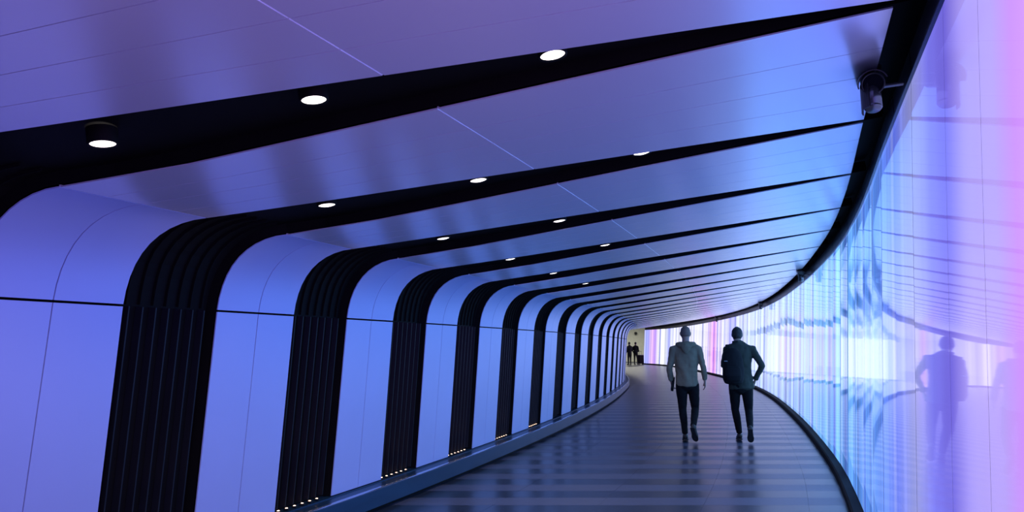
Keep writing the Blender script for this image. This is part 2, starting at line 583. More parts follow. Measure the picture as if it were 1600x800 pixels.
strip('baseboard_right', [(-0.10, 0.0), (-0.10, 0.075), (-0.085, 0.09), (0.02, 0.095), (0.02, 0.0)], Xb, -5, 56.4, 0.4, M['kerb'])


def bulk_strip(name, f, m, y0, y1, step, parent=None, kind=None):
    vs, fs = [], []
    cnt = max(1, int(round((y1 - y0) / step)))
    for j in range(cnt + 1):
        y = y0 + (y1 - y0) * j / cnt
        pr = f(y)
        for (x, z) in pr: vs.append((Xb(y) + SCR_LEAN + x, y, z))
    n = len(pr)
    for j in range(cnt):
        for i in range(n - 1):
            a = j * n + i
            fs.append((a, a + n, a + n + 1, a + 1))
    o = mesh(name, vs, fs, m, parent)
    if kind: tag(o, kind=kind)
    return o


top_z = lambda y: cz(us_end(y)) + 0.02
bulk = bulk_strip('trim_1', lambda y: [(0.03, SCR_Z1 - 0.01), (0.012, SCR_Z1 + 0.005), (0.012, top_z(y))], M['black'], -5, 56.4, 0.5, None, 'structure')
for a, b in zip(edges, edges[1:]):
    if a > -1:
        bulk_strip('fascia_panel', lambda y: [(0.006, SCR_Z1 + 0.012), (0.004, SCR_Z1 + 0.16), (0.008, SCR_Z1 + 0.165)], M['bulk'], a + 0.008, b - 0.008, 0.8, bulk)
tr = bulk_strip('trim_2', lambda y: [(0.004, SCR_Z1), (-0.016, SCR_Z1 + 0.002), (-0.016, SCR_Z1 + 0.011), (0.010, SCR_Z1 + 0.012)], M['plinth'], -5, 56.4, 0.4, None, 'structure')

# ------------------------------------------------------------------ floor
floor = strip('floor', [(-0.2, -0.012), (0.11, -0.012)], Xf, -5, 66, 1.0, M['grout'])
vs, fs = [], []
fy = [-5 + k for k in range(72)]
for y in fy: vs += [(Xf(min(y, 66)) - 0.3, y, -0.012), (max(Xb(min(y, 56.4)), 10.5 if y > 50 else -99) + (0.3 if y < 56 else 5), y, -0.012)]
for k in range(len(fy) - 1): fs.append((2 * k, 2 * k + 1, 2 * k + 3, 2 * k + 2))
floor.data.clear_geometry()
floor.data.from_pydata(vs, [], fs); floor.data.update()
TR = 0.325
rowi = 0
stuff = {0: ([], []), 1: ([], [])}
rt = random.Random(5)
y = -4.9
while y < 62:
    y2 = y + TR
    Lx = lambda yy: Xf(yy) + 0.105
    Rx = lambda yy: (Xb(min(yy, 56.4)) - 0.06) if yy < 56 else Xb(56.4) + 3
    g = 0.0009
    par = rowi % 2
    # cut positions across the walkway
    cutsx = []
    Lm, Rm = Lx(y), Rx(y) - 0.40
    nt_ = max(3, int(round((Rm - Lm) / 0.95)))
    offx = 0.0
    fr = [k / nt_ for k in range(nt_ + 1)]
    cuts_f = [(lambda yy, f=f: Lx(yy) + (Rx(yy) - 0.40 - Lx(yy)) * f) for f in fr] + [Rx]
    for k in range(len(cuts_f) - 1):
        a, b = cuts_f[k], cuts_f[k + 1]
        zt = rt.uniform(-0.0006, 0.0006)
        top = [(a(y + g) + g, y + g, zt), (b(y + g) - g, y + g, zt), (b(y2 - g) - g, y2 - g, zt), (a(y2 - g) + g, y2 - g, zt)]
        bot = [(p[0], p[1], -0.011) for p in top]
        ff = [(0, 1, 2, 3), (0, 4, 5, 1), (1, 5, 6, 2), (2, 6, 7, 3), (3, 7, 4, 0)]
        m = M['tile_d'] if par else M['tile_l']
        if 5.6 < y < 18.5:
            mesh('floor_tile', top + bot, ff, m, floor)
        else:
            V, F = stuff[par]
            o = len(V); V += top + bot; F += [tuple(t + o for t in f) for f in ff]
    y = y2; rowi += 1
for par in (0, 1):
    tag(mesh('floor_tile', stuff[par][0], stuff[par][1], M['tile_d'] if par else M['tile_l'], floor), kind='stuff')

# ------------------------------------------------------------------ end lobby
bm = bmesh.new(); box(bm, (9.0, 66.1, 1.9), (16, 0.2, 3.9))
tag(bobj('wall_far', bm, M['lobby']), kind='structure')
bm = bmesh.new(); box(bm, (16.0, 61.2, 1.9), (0.2, 9.6, 3.9))
tag(bobj('wall_far_right', bm, M['lobby']), kind='structure')
bm = bmesh.new(); box(bm, (9.5, 61.2, 3.9), (14, 10.0, 0.1))
tag(bobj('ceiling_lobby', bm, M['lobby']), kind='structure')
ld = bpy.data.lights.new('lobby_fill', 'AREA'); ld.energy = LOBBY_W; ld.color = (1.0, 0.97, 0.84); ld.shape = 'RECTANGLE'; ld.size = 4; ld.size_y = 1.0  # unseen lamp, added to light the far lobby wall
lo = bpy.data.objects.new('lobby_fill', ld); COL.objects.link(lo); lo.location = (10.5, 61.5, 3.8)
lt = empty('lobby_fill_panel', (10.5, 61.5, 3.83))
tag(lt, 'unseen ceiling light added to brighten the lobby beyond the tunnel end', 'light')
bm = bmesh.new(); box(bm, (0, 0, 0.0), (4, 1, 0.03)); f_ = bobj('frame', bm, M['chrome'], lt)  # body of the added lobby light

# ------------------------------------------------------------------ ceiling downlights
LIGHTS = {1: [(0.98, 2.95), (1.99, 2.83), (3.04, 2.745)], 2: [(1.01, 4.31), (1.99, 4.27), (3.04, 4.215)],
          3: [(1.03, 5.705), (2.0, 5.71)], 4: [(1.035, 7.10), (2.01, 7.13)], 5: [(1.035, 8.5)], 6: [(1.06, 9.97)]}
POSW = {1: 'nearest the rounded corner', 2: 'midway along', 3: 'farthest right along'}
rotm = Matrix.Rotation(-math.atan(CSL), 4, 'Y')
for i, lst in LIGHTS.items():
    for k, (us, yy) in enumerate(lst):
        r = 0.052
        p = Vector((Xs(yy) + us, yy, cz(us) + 0.012))
        nmz = Vector((CSL, 0, -1)).normalized()
        t = empty('downlight', p)
        t.rotation_euler = (0, -math.atan(CSL), 0)
        where = ('only round downlight' if len(lst) == 1 else 'round white downlight %s' % POSW[k + 1])
        tag(t, '%s in the %s black ceiling rib from the front' % (where, ORD[i]), 'ceiling light', 'round recessed downlights in the black ribs')
        bm = bmesh.new()
        seg = 28
        prof = [(r, -0.002), (r + 0.008, -0.004), (r + 0.010, 0.0), (r + 0.010, 0.070)]
        rings = [[bm.verts.new((a * math.cos(2 * math.pi * s / seg), a * math.sin(2 * math.pi * s / seg), z)) for s in range(seg)] for a, z in prof]
        for A, B in zip(rings, rings[1:]):
            for s in range(seg): bm.faces.new((A[s], A[(s + 1) % seg], B[(s + 1) % seg], B[s]))
        bobj('trim_ring', bm, M['black'], t, True)
        bm = bmesh.new()
        rings = [[bm.verts.new((a * math.cos(2 * math.pi * s / seg), a * math.sin(2 * math.pi * s / seg), z)) for s in range(seg)] for a, z in [(r, 0.002), (r * 0.7, -0.003), (r * 0.3, -0.006)]]
        for A, B in zip(rings, rings[1:]):
            for s in range(seg): bm.faces.new((A[s], A[(s + 1) % seg], B[(s + 1) % seg], B[s]))
        bm.faces.new(rings[-1])
        bobj('diffuser', bm, M['lamp'], t, True)
        sd = bpy.data.lights.new('downlight_lamp', 'SPOT'); sd.energy = DOWN_W * 4; sd.spot_size = math.radians(140); sd.spot_blend = 1.0
        sd.shadow_soft_size = 0.04; sd.color = (1.0, 0.9, 0.82)
        so = bpy.data.objects.new('downlight_lamp', sd); COL.objects.link(so); so.parent = t; so.location = (0, 0, -0.02)

# ------------------------------------------------------------------ uplights in the rib feet
def uplight_mesh():
    bm = bmesh.new()
    box(bm, (0, 0, 0.006), (0.034, 0.03, 0.012), bevel=0.002)
    me = bpy.data.meshes.new('housing'); bm.to_mesh(me); bm.free(); me.materials.append(M['bulk'])
    bm = bmesh.new(); cyl(bm, (0, 0, 0.012), (0, 0, 0.015), 0.010, 0.009, 14)
    me2 = bpy.data.meshes.new('lens'); bm.to_mesh(me2); bm.free(); me2.materials.append(M['uplamp'])
    return me, me2


um, ulens = uplight_mesh()
for i in (2, 3, 4, 5, 6, 7):
    for k in range(6):
        yc = RIB_Y[i] + 0.65 * (k + 1.25) / 7.5 + skew(i, 0)
        t = empty('uplight', (Xs(yc) - LEAN - 0.022, yc, 0.222))
        tag(t, 'tiny warm uplight, %s from the left, at the foot of the %s black rib' % (ORD[k + 1], ORD[i]), 'uplight', 'uplights at the foot of the %s rib' % ORD[i])
        link('housing', um, None, t); link('lens', ulens, None, t)
        if i <= 6:
            sd = bpy.data.lights.new('uplight_lamp', 'SPOT'); sd.energy = 2.5; sd.spot_size = math.radians(26); sd.spot_blend = 0.8
            sd.shadow_soft_size = 0.01; sd.color = (1.0, 0.6, 0.38)
            so = bpy.data.objects.new('uplight_lamp', sd); COL.objects.link(so); so.parent = t; so.location = (0, 0, 0.018)
            so.rotation_euler = (math.pi, math.radians(7), 0)


# ------------------------------------------------------------------ security cameras by the bulkhead
def cctv():
    """origin under the ceiling; lens looks along local -Y, bulkhead lies at local +X"""
    t = empty('security_camera', (0, 0, 0))
    R = Matrix.Rotation(math.radians(20), 4, 'X')
    bm = bmesh.new()
    cyl(bm, (0, 0.0, 0), (0, 0.26, 0.0), 0.044, 0.046, 28)
    for v in bm.verts: v.co = R @ v.co
    h = bobj('housing', bm, M['cctv'], t, False)
    bm = bmesh.new()                                   # rim round the lens
    seg = 32
    prof = [(0.040, 0.004), (0.040, -0.012), (0.047, -0.014), (0.048, 0.02), (0.0445, 0.022)]
    rings = [[bm.verts.new((a * math.cos(2 * math.pi * s / seg), y_, a * math.sin(2 * math.pi * s / seg))) for s in range(seg)] for a, y_ in prof]
    for A, B in zip(rings, rings[1:]):
        for s in range(seg): bm.faces.new((A[s], A[(s + 1) % seg], B[(s + 1) % seg], B[s]))
    for v in bm.verts: v.co = R @ v.co
    bobj('lens_rim', bm, M['cctv'], t, True)
    bm = bmesh.new(); cyl(bm, (0, -0.002, 0), (0, 0.003, 0), 0.041, 0.041, 28)
    for v in bm.verts: v.co = R @ v.co
    bobj('lens', bm, M['lens'], t)
    bm = bmesh.new()                                   # sun shield over the top and left flank
    n = 14
    rows = []
    for y_ in (-0.035, 0.10, 0.28):
        ro = []; ri = []
        for s in range(n + 1):
            an = math.radians(20 + 175 * s / n)
            ro.append(bm.verts.new(R @ Vector((0.060 * math.cos(an), y_, 0.060 * math.sin(an)))))
            ri.append(bm.verts.new(R @ Vector((0.055 * math.cos(an), y_, 0.055 * math.sin(an)))))
        rows.append((ro, ri))
    for (A, Ai), (B, Bi) in zip(rows, rows[1:]):
        for s in range(n):
            bm.faces.new((A[s], A[s + 1], B[s + 1], B[s])); bm.faces.new((Ai[s + 1], Ai[s], Bi[s], Bi[s + 1]))
        bm.faces.new((A[0], B[0], Bi[0], Ai[0])); bm.faces.new((A[n], Ai[n], Bi[n], B[n]))
    for A, Ai in (rows[0], rows[-1]):
        for s in range(n): bm.faces.new((A[s], Ai[s], Ai[s + 1], A[s + 1]))
    bobj('sun_shield', bm, M['cctv'], t)
    bm = bmesh.new()                                   # arm to the bulkhead and ceiling plate
    cyl(bm, (0.0, 0.16, 0.05), (0.0, 0.17, 0.125), 0.018, 0.018, 14)
    cyl(bm, (0.0, 0.17, 0.118), (0.0, 0.17, 0.135), 0.04, 0.045, 20)
    bobj('mount', bm, M['cctv'], t)
    bm = bmesh.new(); box(bm, (0.075, 0.02, -0.012), (0.085, 0.03, 0.010), bevel=0.003)
    bobj('bracket', bm, M['cctv'], t)
    bm = bmesh.new()                                   # lamp slung under the housing, tipped down
    R2 = Matrix.Translation((-0.005, 0.035, -0.012)) @ Matrix.Rotation(math.radians(74), 4, 'X')
    for a, b, r0, r1 in ((0.02, -0.095, 0.034, 0.036), (-0.095, -0.105, 0.036, 0.030)):
        cyl(bm, (0, a, 0), (0, b, 0), r0, r1, 22)
    for v in bm.verts: v.co = R2 @ v.co
    bobj('infrared_lamp', bm, M['housing'], t, True)
    bm = bmesh.new()
    for s in range(8):
        a0 = math.radians(110 + 100 * s / 8); a1 = math.radians(110 + 100 * (s + 1) / 8)
        q4 = [bm.verts.new(R2 @ Vector((rr * math.cos(a), yy, rr * math.sin(a)))) for a in (a0, a1) for rr, yy in ((0.042, 0.02), (0.042, -0.115))]
        bm.faces.new((q4[0], q4[1], q4[3], q4[2]))
    bmesh.ops.remove_doubles(bm, verts=bm.verts[:], dist=1e-5)
    bmesh.ops.solidify(bm, geom=bm.faces[:], thickness=0.004)
    bobj('lamp_hood', bm, M['cctv'], t)
    return t


def copy_tree(o, parent=None):
    c = o.copy(); COL.objects.link(c)
    if parent is not None: c.parent = parent
    for ch in list(o.children): copy_tree(ch, c)
    return c


cc0 = cctv()
cc0.location = (1.785, 3.28, 2.785)
cc0.rotation_euler = (0, 0, math.radians(-27))
cc0.scale = (1.15, 1.15, 1.0 * 1.15)
tag(cc0, 'dark round security camera with lamp beneath, in the upper right by the near light wall', 'camera', 'security cameras under the bulkhead')
for (yy, lab) in ((12.7, 'small dark security camera on the bulkhead midway along the curving light wall'),
                  (22.5, 'tiny dark security camera on the bulkhead just right of the green jacket man'),
                  (34.5, 'tiny dark security camera on the far bulkhead between the two walking men')):
    c = copy_tree(cc0)
    c.location = (Xb(yy) + SCR_LEAN - 0.14, yy, SCR_Z1 + 0.06)
    c.rotation_euler = (0, 0, -math.atan((Xb(yy + 0.3) - Xb(yy - 0.3)) / 0.6))
    tag(c, lab, 'camera', 'security cameras under the bulkhead')

# ------------------------------------------------------------------ people
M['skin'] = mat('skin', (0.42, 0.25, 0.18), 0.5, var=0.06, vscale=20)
M['skin_d'] = mat('skin_darker', (0.40, 0.24, 0.18), 0.5, var=0.06, vscale=20)  # slightly darker skin tone for the other people
M['hair'] = mat('dark_hair', (0.018, 0.014, 0.012), 0.55, var=0.4, vscale=60, stretch=(1, 1, 0.2), bump=0.4)
M['stubble'] = mat('cropped_hair', (0.20, 0.125, 0.095), 0.7, var=0.3, vscale=120)
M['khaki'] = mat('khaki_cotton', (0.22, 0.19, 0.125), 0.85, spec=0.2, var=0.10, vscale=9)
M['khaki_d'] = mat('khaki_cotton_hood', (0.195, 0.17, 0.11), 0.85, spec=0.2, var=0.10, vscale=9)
M['green'] = mat('dark_green_cloth', (0.048, 0.055, 0.042), 0.8, spec=0.2, var=0.12, vscale=9)
M['denim'] = mat('black_denim', (0.007, 0.007, 0.008), 0.85, spec=0.2, var=0.2, vscale=30)
M['dark'] = mat('black_cloth', (0.010, 0.010, 0.012), 0.85, spec=0.2, var=0.2, vscale=20)
M['pack'] = mat('black_nylon', (0.006, 0.006, 0.007), 0.7, spec=0.25, var=0.2, vscale=40)
M['shoe'] = mat('brown_black_leather', (0.035, 0.026, 0.022), 0.5, var=0.15, vscale=20)
M['sole'] = mat('rubber_sole', (0.03, 0.025, 0.022), 0.7, var=0.15, vscale=20)
M['grey_tag'] = mat('grey_label', (0.35, 0.36, 0.38), 0.6, var=0.05)


def tube(pts, seg=14, side=(1, 0, 0)):
    """closed loft through (x,y,z,rx,ry): rx along 'side', ry square to it"""
    vs, fs = [], []
    P = [Vector(p[:3]) for p in pts]
    side = Vector(side)
    for k, p in enumerate(pts):
        t = (P[min(k + 1, len(P) - 1)] - P[max(k - 1, 0)]).normalized()
        a = (side - t * side.dot(t))
        a = a.normalized() if a.length > 1e-4 else t.orthogonal().normalized()
        b = t.cross(a)
        rx = p[3]; ry = p[4] if len(p) > 4 else p[3]
        for s in range(seg):
            an = 2 * math.pi * s / seg
            vs.append(tuple(P[k] + a * (rx * math.cos(an)) + b * (ry * math.sin(an))))
    n = len(pts)
    for k in range(n - 1):
        for s in range(seg):
            fs.append((k * seg + s, k * seg + (s + 1) % seg, (k + 1) * seg + (s + 1) % seg, (k + 1) * seg + s))
    c0 = len(vs); t0 = (P[0] - P[1]).normalized(); t1 = (P[-1] - P[-2]).normalized()
    r0 = min(pts[0][3], pts[0][-1]) * 0.5; r1 = min(pts[-1][3], pts[-1][-1]) * 0.5
    vs.append(tuple(P[0] + t0 * r0)); vs.append(tuple(P[-1] + t1 * r1))
    for s in range(seg):
        fs.append((c0, (s + 1) % seg, s))
        fs.append((c0 + 1, (n - 1) * seg + s, (n - 1) * seg + (s + 1) % seg))
    return vs, fs


def ball(c, r, seg=16):
    pts = []
    for k in range(1, 10):
        a = math.pi * k / 10
        pts.append((c[0], c[1], c[2] - r[2] * math.cos(a), r[0] * math.sin(a), r[1] * math.sin(a)))
    return tube(pts, seg)


def fuse(name, parts, voxel, m, parent, smooth=4, fold=0.0, fs_=9.0, seed=0.0, fold_dir=None):
    """merge closed lofts into one continuous skin"""
    V, F = [], []
    for v, f in parts:
        o = len(V); V += v; F += [tuple(t + o for t in ff) for ff in f]
    me = bpy.data.meshes.new('tmp'); me.from_pydata(V, [], F)
    bm = bmesh.new(); bm.from_mesh(me)
    bmesh.ops.recalc_face_normals(bm, faces=bm.faces[:]); bm.to_mesh(me); bm.free()
    o = bpy.data.objects.new('tmp', me); COL.objects.link(o)
    r = o.modifiers.new('r', 'REMESH'); r.mode = 'VOXEL'; r.voxel_size = voxel
    s = o.modifiers.new('s', 'SMOOTH'); s.factor = 0.5; s.iterations = smooth
    dg = bpy.context.evaluated_depsgraph_get()
    nm = bpy.data.meshes.new_from_object(o.evaluated_get(dg))
    bpy.data.objects.remove(o); bpy.data.meshes.remove(me)
    if fold:
        nn = [v.normal.copy() for v in nm.vertices]
        for v, n in zip(nm.vertices, nn):
            c = v.co
            f1 = noise.noise(Vector((c.x * fs_ + seed, c.y * fs_, c.z * fs_ * 0.55 + c.x * 3)))
            f2 = noise.noise(Vector((c.x * fs_ * 2.3 + 9 + seed, c.y * fs_ * 2.3, c.z * fs_ * 2.1)))
            v.co = c + n * fold * (f1 + 0.45 * f2)
    nm.name = name
    return link(name, nm, m, parent, True)


def hand_parts(wrist, d, palm_n, thumb_side, curl=0.35, sc=1.0):
    """wrist point, direction along the hand, normal of the palm, direction of the thumb; returns lofts"""
    w = Vector(wrist); d = Vector(d).normalized(); t = Vector(thumb_side); t = (t - d * t.dot(d)).normalized()
    n = Vector(palm_n); n = (n - d * n.dot(d) - t * n.dot(t)).normalized()
    out = [tube([(*(w - d * 0.03), 0.026, 0.024), (*w, 0.028, 0.02), (*(w + d * 0.05 * sc), 0.040, 0.017), (*(w + d * 0.095 * sc), 0.040, 0.014)], 12, t)]
    for k, (off, ln) in enumerate(((0.030, 0.072), (0.010, 0.080), (-0.010, 0.075), (-0.029, 0.058))):
        b = w + d * 0.085 * sc + t * off
        dirv = d.copy(); p = b; pts = [(*p, 0.0095)]
        for s in range(3):
            an = curl * (0.6 + 0.5 * s)
            dirv = (d * math.cos(an) + n * math.sin(an)).normalized()
            p = p + dirv * ln * sc * (0.42, 0.33, 0.25)[s]
            pts.append((*p, (0.009, 0.008, 0.007)[s]))
        out.append(tube(pts, 8, t))
    b = w + d * 0.025 * sc + t * 0.025
    p1 = b + (d * 0.75 + t * 0.65 + n * 0.25) * 0.035 * sc
    p2 = p1 + (d * 0.92 + t * 0.15 + n * 0.35) * 0.03 * sc
    p3 = p2 + (d * 0.95 + n * 0.4) * 0.022 * sc
    out.append(tube([(*b, 0.014), (*p1, 0.012), (*p2, 0.010), (*p3, 0.008)], 8, n))
    return out


def head_parts(c, s=1.0, tilt=0.0):
    """c = centre of the skull, face looks to +Y"""
    x, y, z = c
    P = [tube([(x, y + 0.012 * s, z - 0.115 * s, 0.035 * s, 0.035 * s), (x, y + 0.022 * s, z - 0.095 * s, 0.052 * s, 0.066 * s), (x, y + 0.018 * s, z - 0.055 * s, 0.066 * s, 0.084 * s),
               (x, y + 0.005 * s, z - 0.01 * s, 0.074 * s, 0.096 * s), (x, y, z + 0.035 * s, 0.077 * s, 0.099 * s), (x, y - 0.002 * s, z + 0.07 * s, 0.070 * s, 0.090 * s),
               (x, y - 0.003 * s, z + 0.095 * s, 0.052 * s, 0.068 * s), (x, y - 0.003 * s, z + 0.11 * s, 0.026 * s, 0.035 * s)], 18)]
    P.append(tube([(x, y + 0.092 * s, z + 0.005 * s, 0.010 * s, 0.008 * s), (x, y + 0.108 * s, z - 0.022 * s, 0.013 * s, 0.012 * s), (x, y + 0.106 * s, z - 0.04 * s, 0.015 * s, 0.010 * s)], 8))      # nose
    P.append(tube([(x - 0.022 * s, y + 0.088 * s, z - 0.066 * s, 0.006 * s), (x, y + 0.097 * s, z - 0.066 * s, 0.008 * s), (x + 0.022 * s, y + 0.088 * s, z - 0.066 * s, 0.006 * s)], 8, (0, 0, 1)))  # lips
    P.append(tube([(x - 0.045 * s, y + 0.080 * s, z + 0.016 * s, 0.007 * s), (x, y + 0.096 * s, z + 0.016 * s, 0.008 * s), (x + 0.045 * s, y + 0.080 * s, z + 0.016 * s, 0.007 * s)], 8, (0, 0, 1)))  # brow
    for sg in (-1, 1):                                                                                                                                    # ears
        P.append(tube([(x + sg * 0.073 * s, y + 0.002 * s, z - 0.040 * s, 0.008 * s, 0.010 * s), (x + sg * 0.081 * s, y - 0.004 * s, z - 0.012 * s, 0.010 * s, 0.018 * s), (x + sg * 0.080 * s, y - 0.006 * s, z + 0.018 * s, 0.008 * s, 0.016 * s)], 10))
    return P


def shoe(name, ankle, toe, parent, wid=0.045, flat=False):
    """shoe from heel under the ankle to the toe tip"""
    a = Vector(ankle); t = Vector(toe)
    root = a
    d = (t - a); d.normalize()
    upv = Vector((0, 0, 1)); side = d.cross(upv).normalized(); u = side.cross(d).normalized()
    heel = a - d * 0.055
    Ln = (t - heel).length
    pts = []
    for f, w_, h, o in ((0.0, 0.028, 0.036, 0.012), (0.08, 0.036, 0.047, 0.018), (0.25, 0.038, 0.050, 0.020), (0.45, 0.040, 0.040, 0.010), (0.68, 0.047, 0.030, 0.0), (0.88, 0.040, 0.024, -0.004), (1.0, 0.022, 0.017, -0.008)):
        p = heel + d * Ln * f + u * o
        pts.append((*p, w_, h))
    s = fuse(name, [tube(pts, 14, side), tube([(*(a + u * 0.0), 0.042, 0.045), (*(a + u * 0.05 + d * -0.005), 0.042, 0.047)], 12, side)], 0.008, M['shoe'], parent, 2)
    bm = bmesh.new()
    outl = [(0.0, 0.026), (0.05, 0.036), (0.25, 0.037), (0.45, 0.036), (0.68, 0.050), (0.88, 0.043), (0.97, 0.028), (1.01, 0.010)]
    ring = [(f, w_) for f, w_ in outl] + [(f, -w_) for f, w_ in outl[::-1]]
    lo = [bm.verts.new(heel + d * Ln * f + side * w_ - u * 0.036) for f, w_ in ring]
    hi = [bm.verts.new(heel + d * Ln * f + side * w_ - u * 0.018) for f, w_ in ring]
    bm.faces.new(lo); bm.faces.new(hi[::-1])
    for k in range(len(ring)):
        k2 = (k + 1) % len(ring)
        bm.faces.new((lo[k], lo[k2], hi[k2], hi[k]))
    bobj('sole', bm, M['sole'], s)
    return s


def limb(*pts): return tube(list(pts), 14)


def person(loc, rz, sh_z, head, neck_z, torso, arms, legs, hem, cols, label, hair=None, fold=0.017, seed=0.0, group=None, cuff=0.0, vox=1.0, shoes=True):
    root = empty('person', loc, rz)
    tag(root, label, 'person', group)
    # body under the clothes
    P = head_parts(head)
    hx, hy, hz = head
    P.append(limb((hx * 0.3, -0.02, neck_z - 0.06, 0.075, 0.062), (hx * 0.6, -0.012, neck_z + 0.02, 0.056, 0.058), (hx, hy - 0.012, hz - 0.07, 0.054, 0.060)))
    P.append(tube([(p[0], p[1], p[2], p[3] - 0.025, p[4] - 0.025) for p in torso]))
    for A in arms:
        sh, el, wr = A['p']
        P.append(limb((*sh, 0.048), (*Vector(sh).lerp(Vector(el), 0.5), 0.042), (*el, 0.037), (*Vector(el).lerp(Vector(wr), 0.4), 0.036), (*wr, 0.025)))
        P += hand_parts(wr, A['d'], A['n'], A['t'], A.get('curl', 0.35))
    for Lg in legs:
        hp, kn, an = Lg['p']
        P.append(limb((*hp, 0.075), (*Vector(hp).lerp(Vector(kn), 0.5), 0.066), (*kn, 0.048), (*Vector(kn).lerp(Vector(an), 0.35), 0.045), (*an, 0.030)))
        toe = Vector(Lg['toe']); a = Vector(an)
        P.append(limb((*(a), 0.03), (*a.lerp(toe, 0.4), 0.028), (*a.lerp(toe, 0.85), 0.02)))
    fuse('body', P, 0.0085 * vox, cols['skin'], root, 3)
    # trousers
    T = [tube([(0, 0, hem + 0.12, 0.150, 0.115), (0, -0.005, hem + 0.04, 0.160, 0.125), (0, 0, hem - 0.02, 0.150, 0.115), (0, 0, hem - 0.06, 0.10, 0.09)])]
    for Lg in legs:
        hp, kn, an = Lg['p']
        h_, k_, a_ = Vector(hp), Vector(kn), Vector(an)
        T.append(limb((*(h_ + Vector((0, 0, 0.02))), 0.092, 0.10), (*h_.lerp(k_, 0.35), 0.086, 0.092), (*h_.lerp(k_, 0.75), 0.072, 0.076), (*k_, 0.062, 0.066),
                      (*k_.lerp(a_, 0.3), 0.060, 0.066), (*k_.lerp(a_, 0.7), 0.050, 0.055), (*k_.lerp(a_, Lg.get('cut', 0.95)), 0.046, 0.050)))
    fuse('trousers', T, 0.011 * vox, cols['legs'], root, 3, 0.005, 11, seed + 5)
    # jacket
    J = [tube([(p[0], p[1], p[2], p[3] * (0.93 if p[2] < 1.42 else 1.0), p[4]) for p in torso], 20)]
    for A in arms:
        sh, el, wr = (Vector(q_) for q_ in A['p'])
        inn = Vector((sh.x * 0.55, sh.y, sh.z + 0.02))
        J.append(limb((*inn, 0.075), (*sh, 0.068, 0.076), (*sh.lerp(el, 0.45), 0.057, 0.064), (*el, 0.050, 0.055), (*el.lerp(wr, 0.5), 0.047, 0.050), (*el.lerp(wr, 0.93), 0.041, 0.043)))
    fuse('jacket', J, 0.011 * vox, cols['top'], root, 4, fold, 8, seed)
    if shoes:
        for Lg in legs: shoe('shoe', Lg['p'][2] if 'shoe' not in Lg else Lg['shoe'], Lg['toe'], root)
    if hair:
        fuse('hair', [tube([(hx, hy - 0.030, hz - 0.065, 0.062, 0.050), (hx, hy - 0.028, hz - 0.03, 0.076, 0.072), (hx, hy - 0.020, hz + 0.02, 0.083, 0.086),
                            (hx, hy - 0.010, hz + 0.06, 0.080, 0.095), (hx, hy - 0.006, hz + 0.09, 0.064, 0.078), (hx, hy - 0.004, hz + 0.115, 0.034, 0.044)], 18)],
             0.009, hair, root, 2, 0.004, 40, seed)
    for sg in (-1, 1):
        v, f = ball((hx + sg * 0.031, hy + 0.083, hz - 0.004), (0.011, 0.011, 0.010), 10)
        mesh('eye', v, f, M['lens'], root, True)
    return root


D1 = 11.2
man1 = person((2.78, 11.15, 0.0), math.radians(-14), 1.46, (0.0, 0.03, 1.695), 1.53,
    torso=[(0, 0.0, 0.865, 0.190, 0.135), (0, 0, 0.93, 0.188, 0.138), (0, 0.0, 1.08, 0.182, 0.132), (0, -0.01, 1.25, 0.196, 0.135), (0, -0.015, 1.38, 0.208, 0.130),
           (0, -0.015, 1.455, 0.190, 0.110), (0, -0.010, 1.505, 0.140, 0.090), (0, 0.0, 1.55, 0.085, 0.075)],
    arms=[dict(p=[(-0.195, -0.01, 1.435), (-0.265, -0.03, 1.15), (-0.245, 0.05, 0.935)], d=(0.15, 0.25, -1), n=(1, 0, 0), t=(0, 1, 0), curl=0.9),
          dict(p=[(0.195, -0.01, 1.435), (0.262, -0.05, 1.15), (0.275, 0.0, 0.955)], d=(0.02, 0.12, -1), n=(-1, 0, 0), t=(0, 1, 0), curl=0.45)],
    legs=[dict(p=[(-0.085, 0, 0.88), (-0.080, 0.05, 0.49), (-0.050, 0.03, 0.095)], toe=(-0.055, 0.215, 0.040), cut=0.93, shoe=(-0.05, 0.03, 0.055)),
          dict(p=[(0.095, 0, 0.88), (0.115, 0.10, 0.50), (0.072, -0.22, 0.24)], toe=(0.115, -0.075, 0.045), cut=0.90, shoe=(0.074, -0.215, 0.225))],
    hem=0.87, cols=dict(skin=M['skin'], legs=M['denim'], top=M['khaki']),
    label='walking person with cropped hair in khaki hooded jacket and black trousers', hair=None, seed=1.3)
# cropped hair, hood, case
fuse('hair', [tube([(0, 0.008, 1.655, 0.070, 0.078), (0, 0.010, 1.70, 0.0765, 0.090), (0, 0.022, 1.74, 0.0775, 0.0985), (0, 0.026, 1.775, 0.066, 0.086), (0, 0.027, 1.80, 0.040, 0.054)], 18)], 0.008, M['stubble'], man1, 2)
fuse('hood', [tube([(-0.115, 0.055, 1.50, 0.035, 0.04), (-0.125, -0.03, 1.515, 0.042, 0.045), (-0.075, -0.105, 1.515, 0.048, 0.048), (0.0, -0.135, 1.50, 0.052, 0.055), (0.075, -0.105, 1.515, 0.048, 0.048), (0.125, -0.03, 1.515, 0.042, 0.045), (0.115, 0.055, 1.50, 0.035, 0.04)], 14, (0, 0, 1)),
              tube([(0, -0.115, 1.545, 0.075, 0.040), (0, -0.145, 1.48, 0.090, 0.048), (0, -0.152, 1.42, 0.060, 0.035), (0, -0.145, 1.375, 0.022, 0.02)], 14)],
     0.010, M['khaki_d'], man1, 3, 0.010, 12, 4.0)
bm = bmesh.new()
box(bm, (0, 0, 0), (0.045, 0.24, 0.20), Matrix.Translation((-0.222, 0.13, 0.885)) @ Matrix.Rotation(math.radians(8), 4, 'Y') @ Matrix.Rotation(math.radians(-12), 4, 'X'), bevel=0.012)
case = bobj('case', bm, M['pack'])
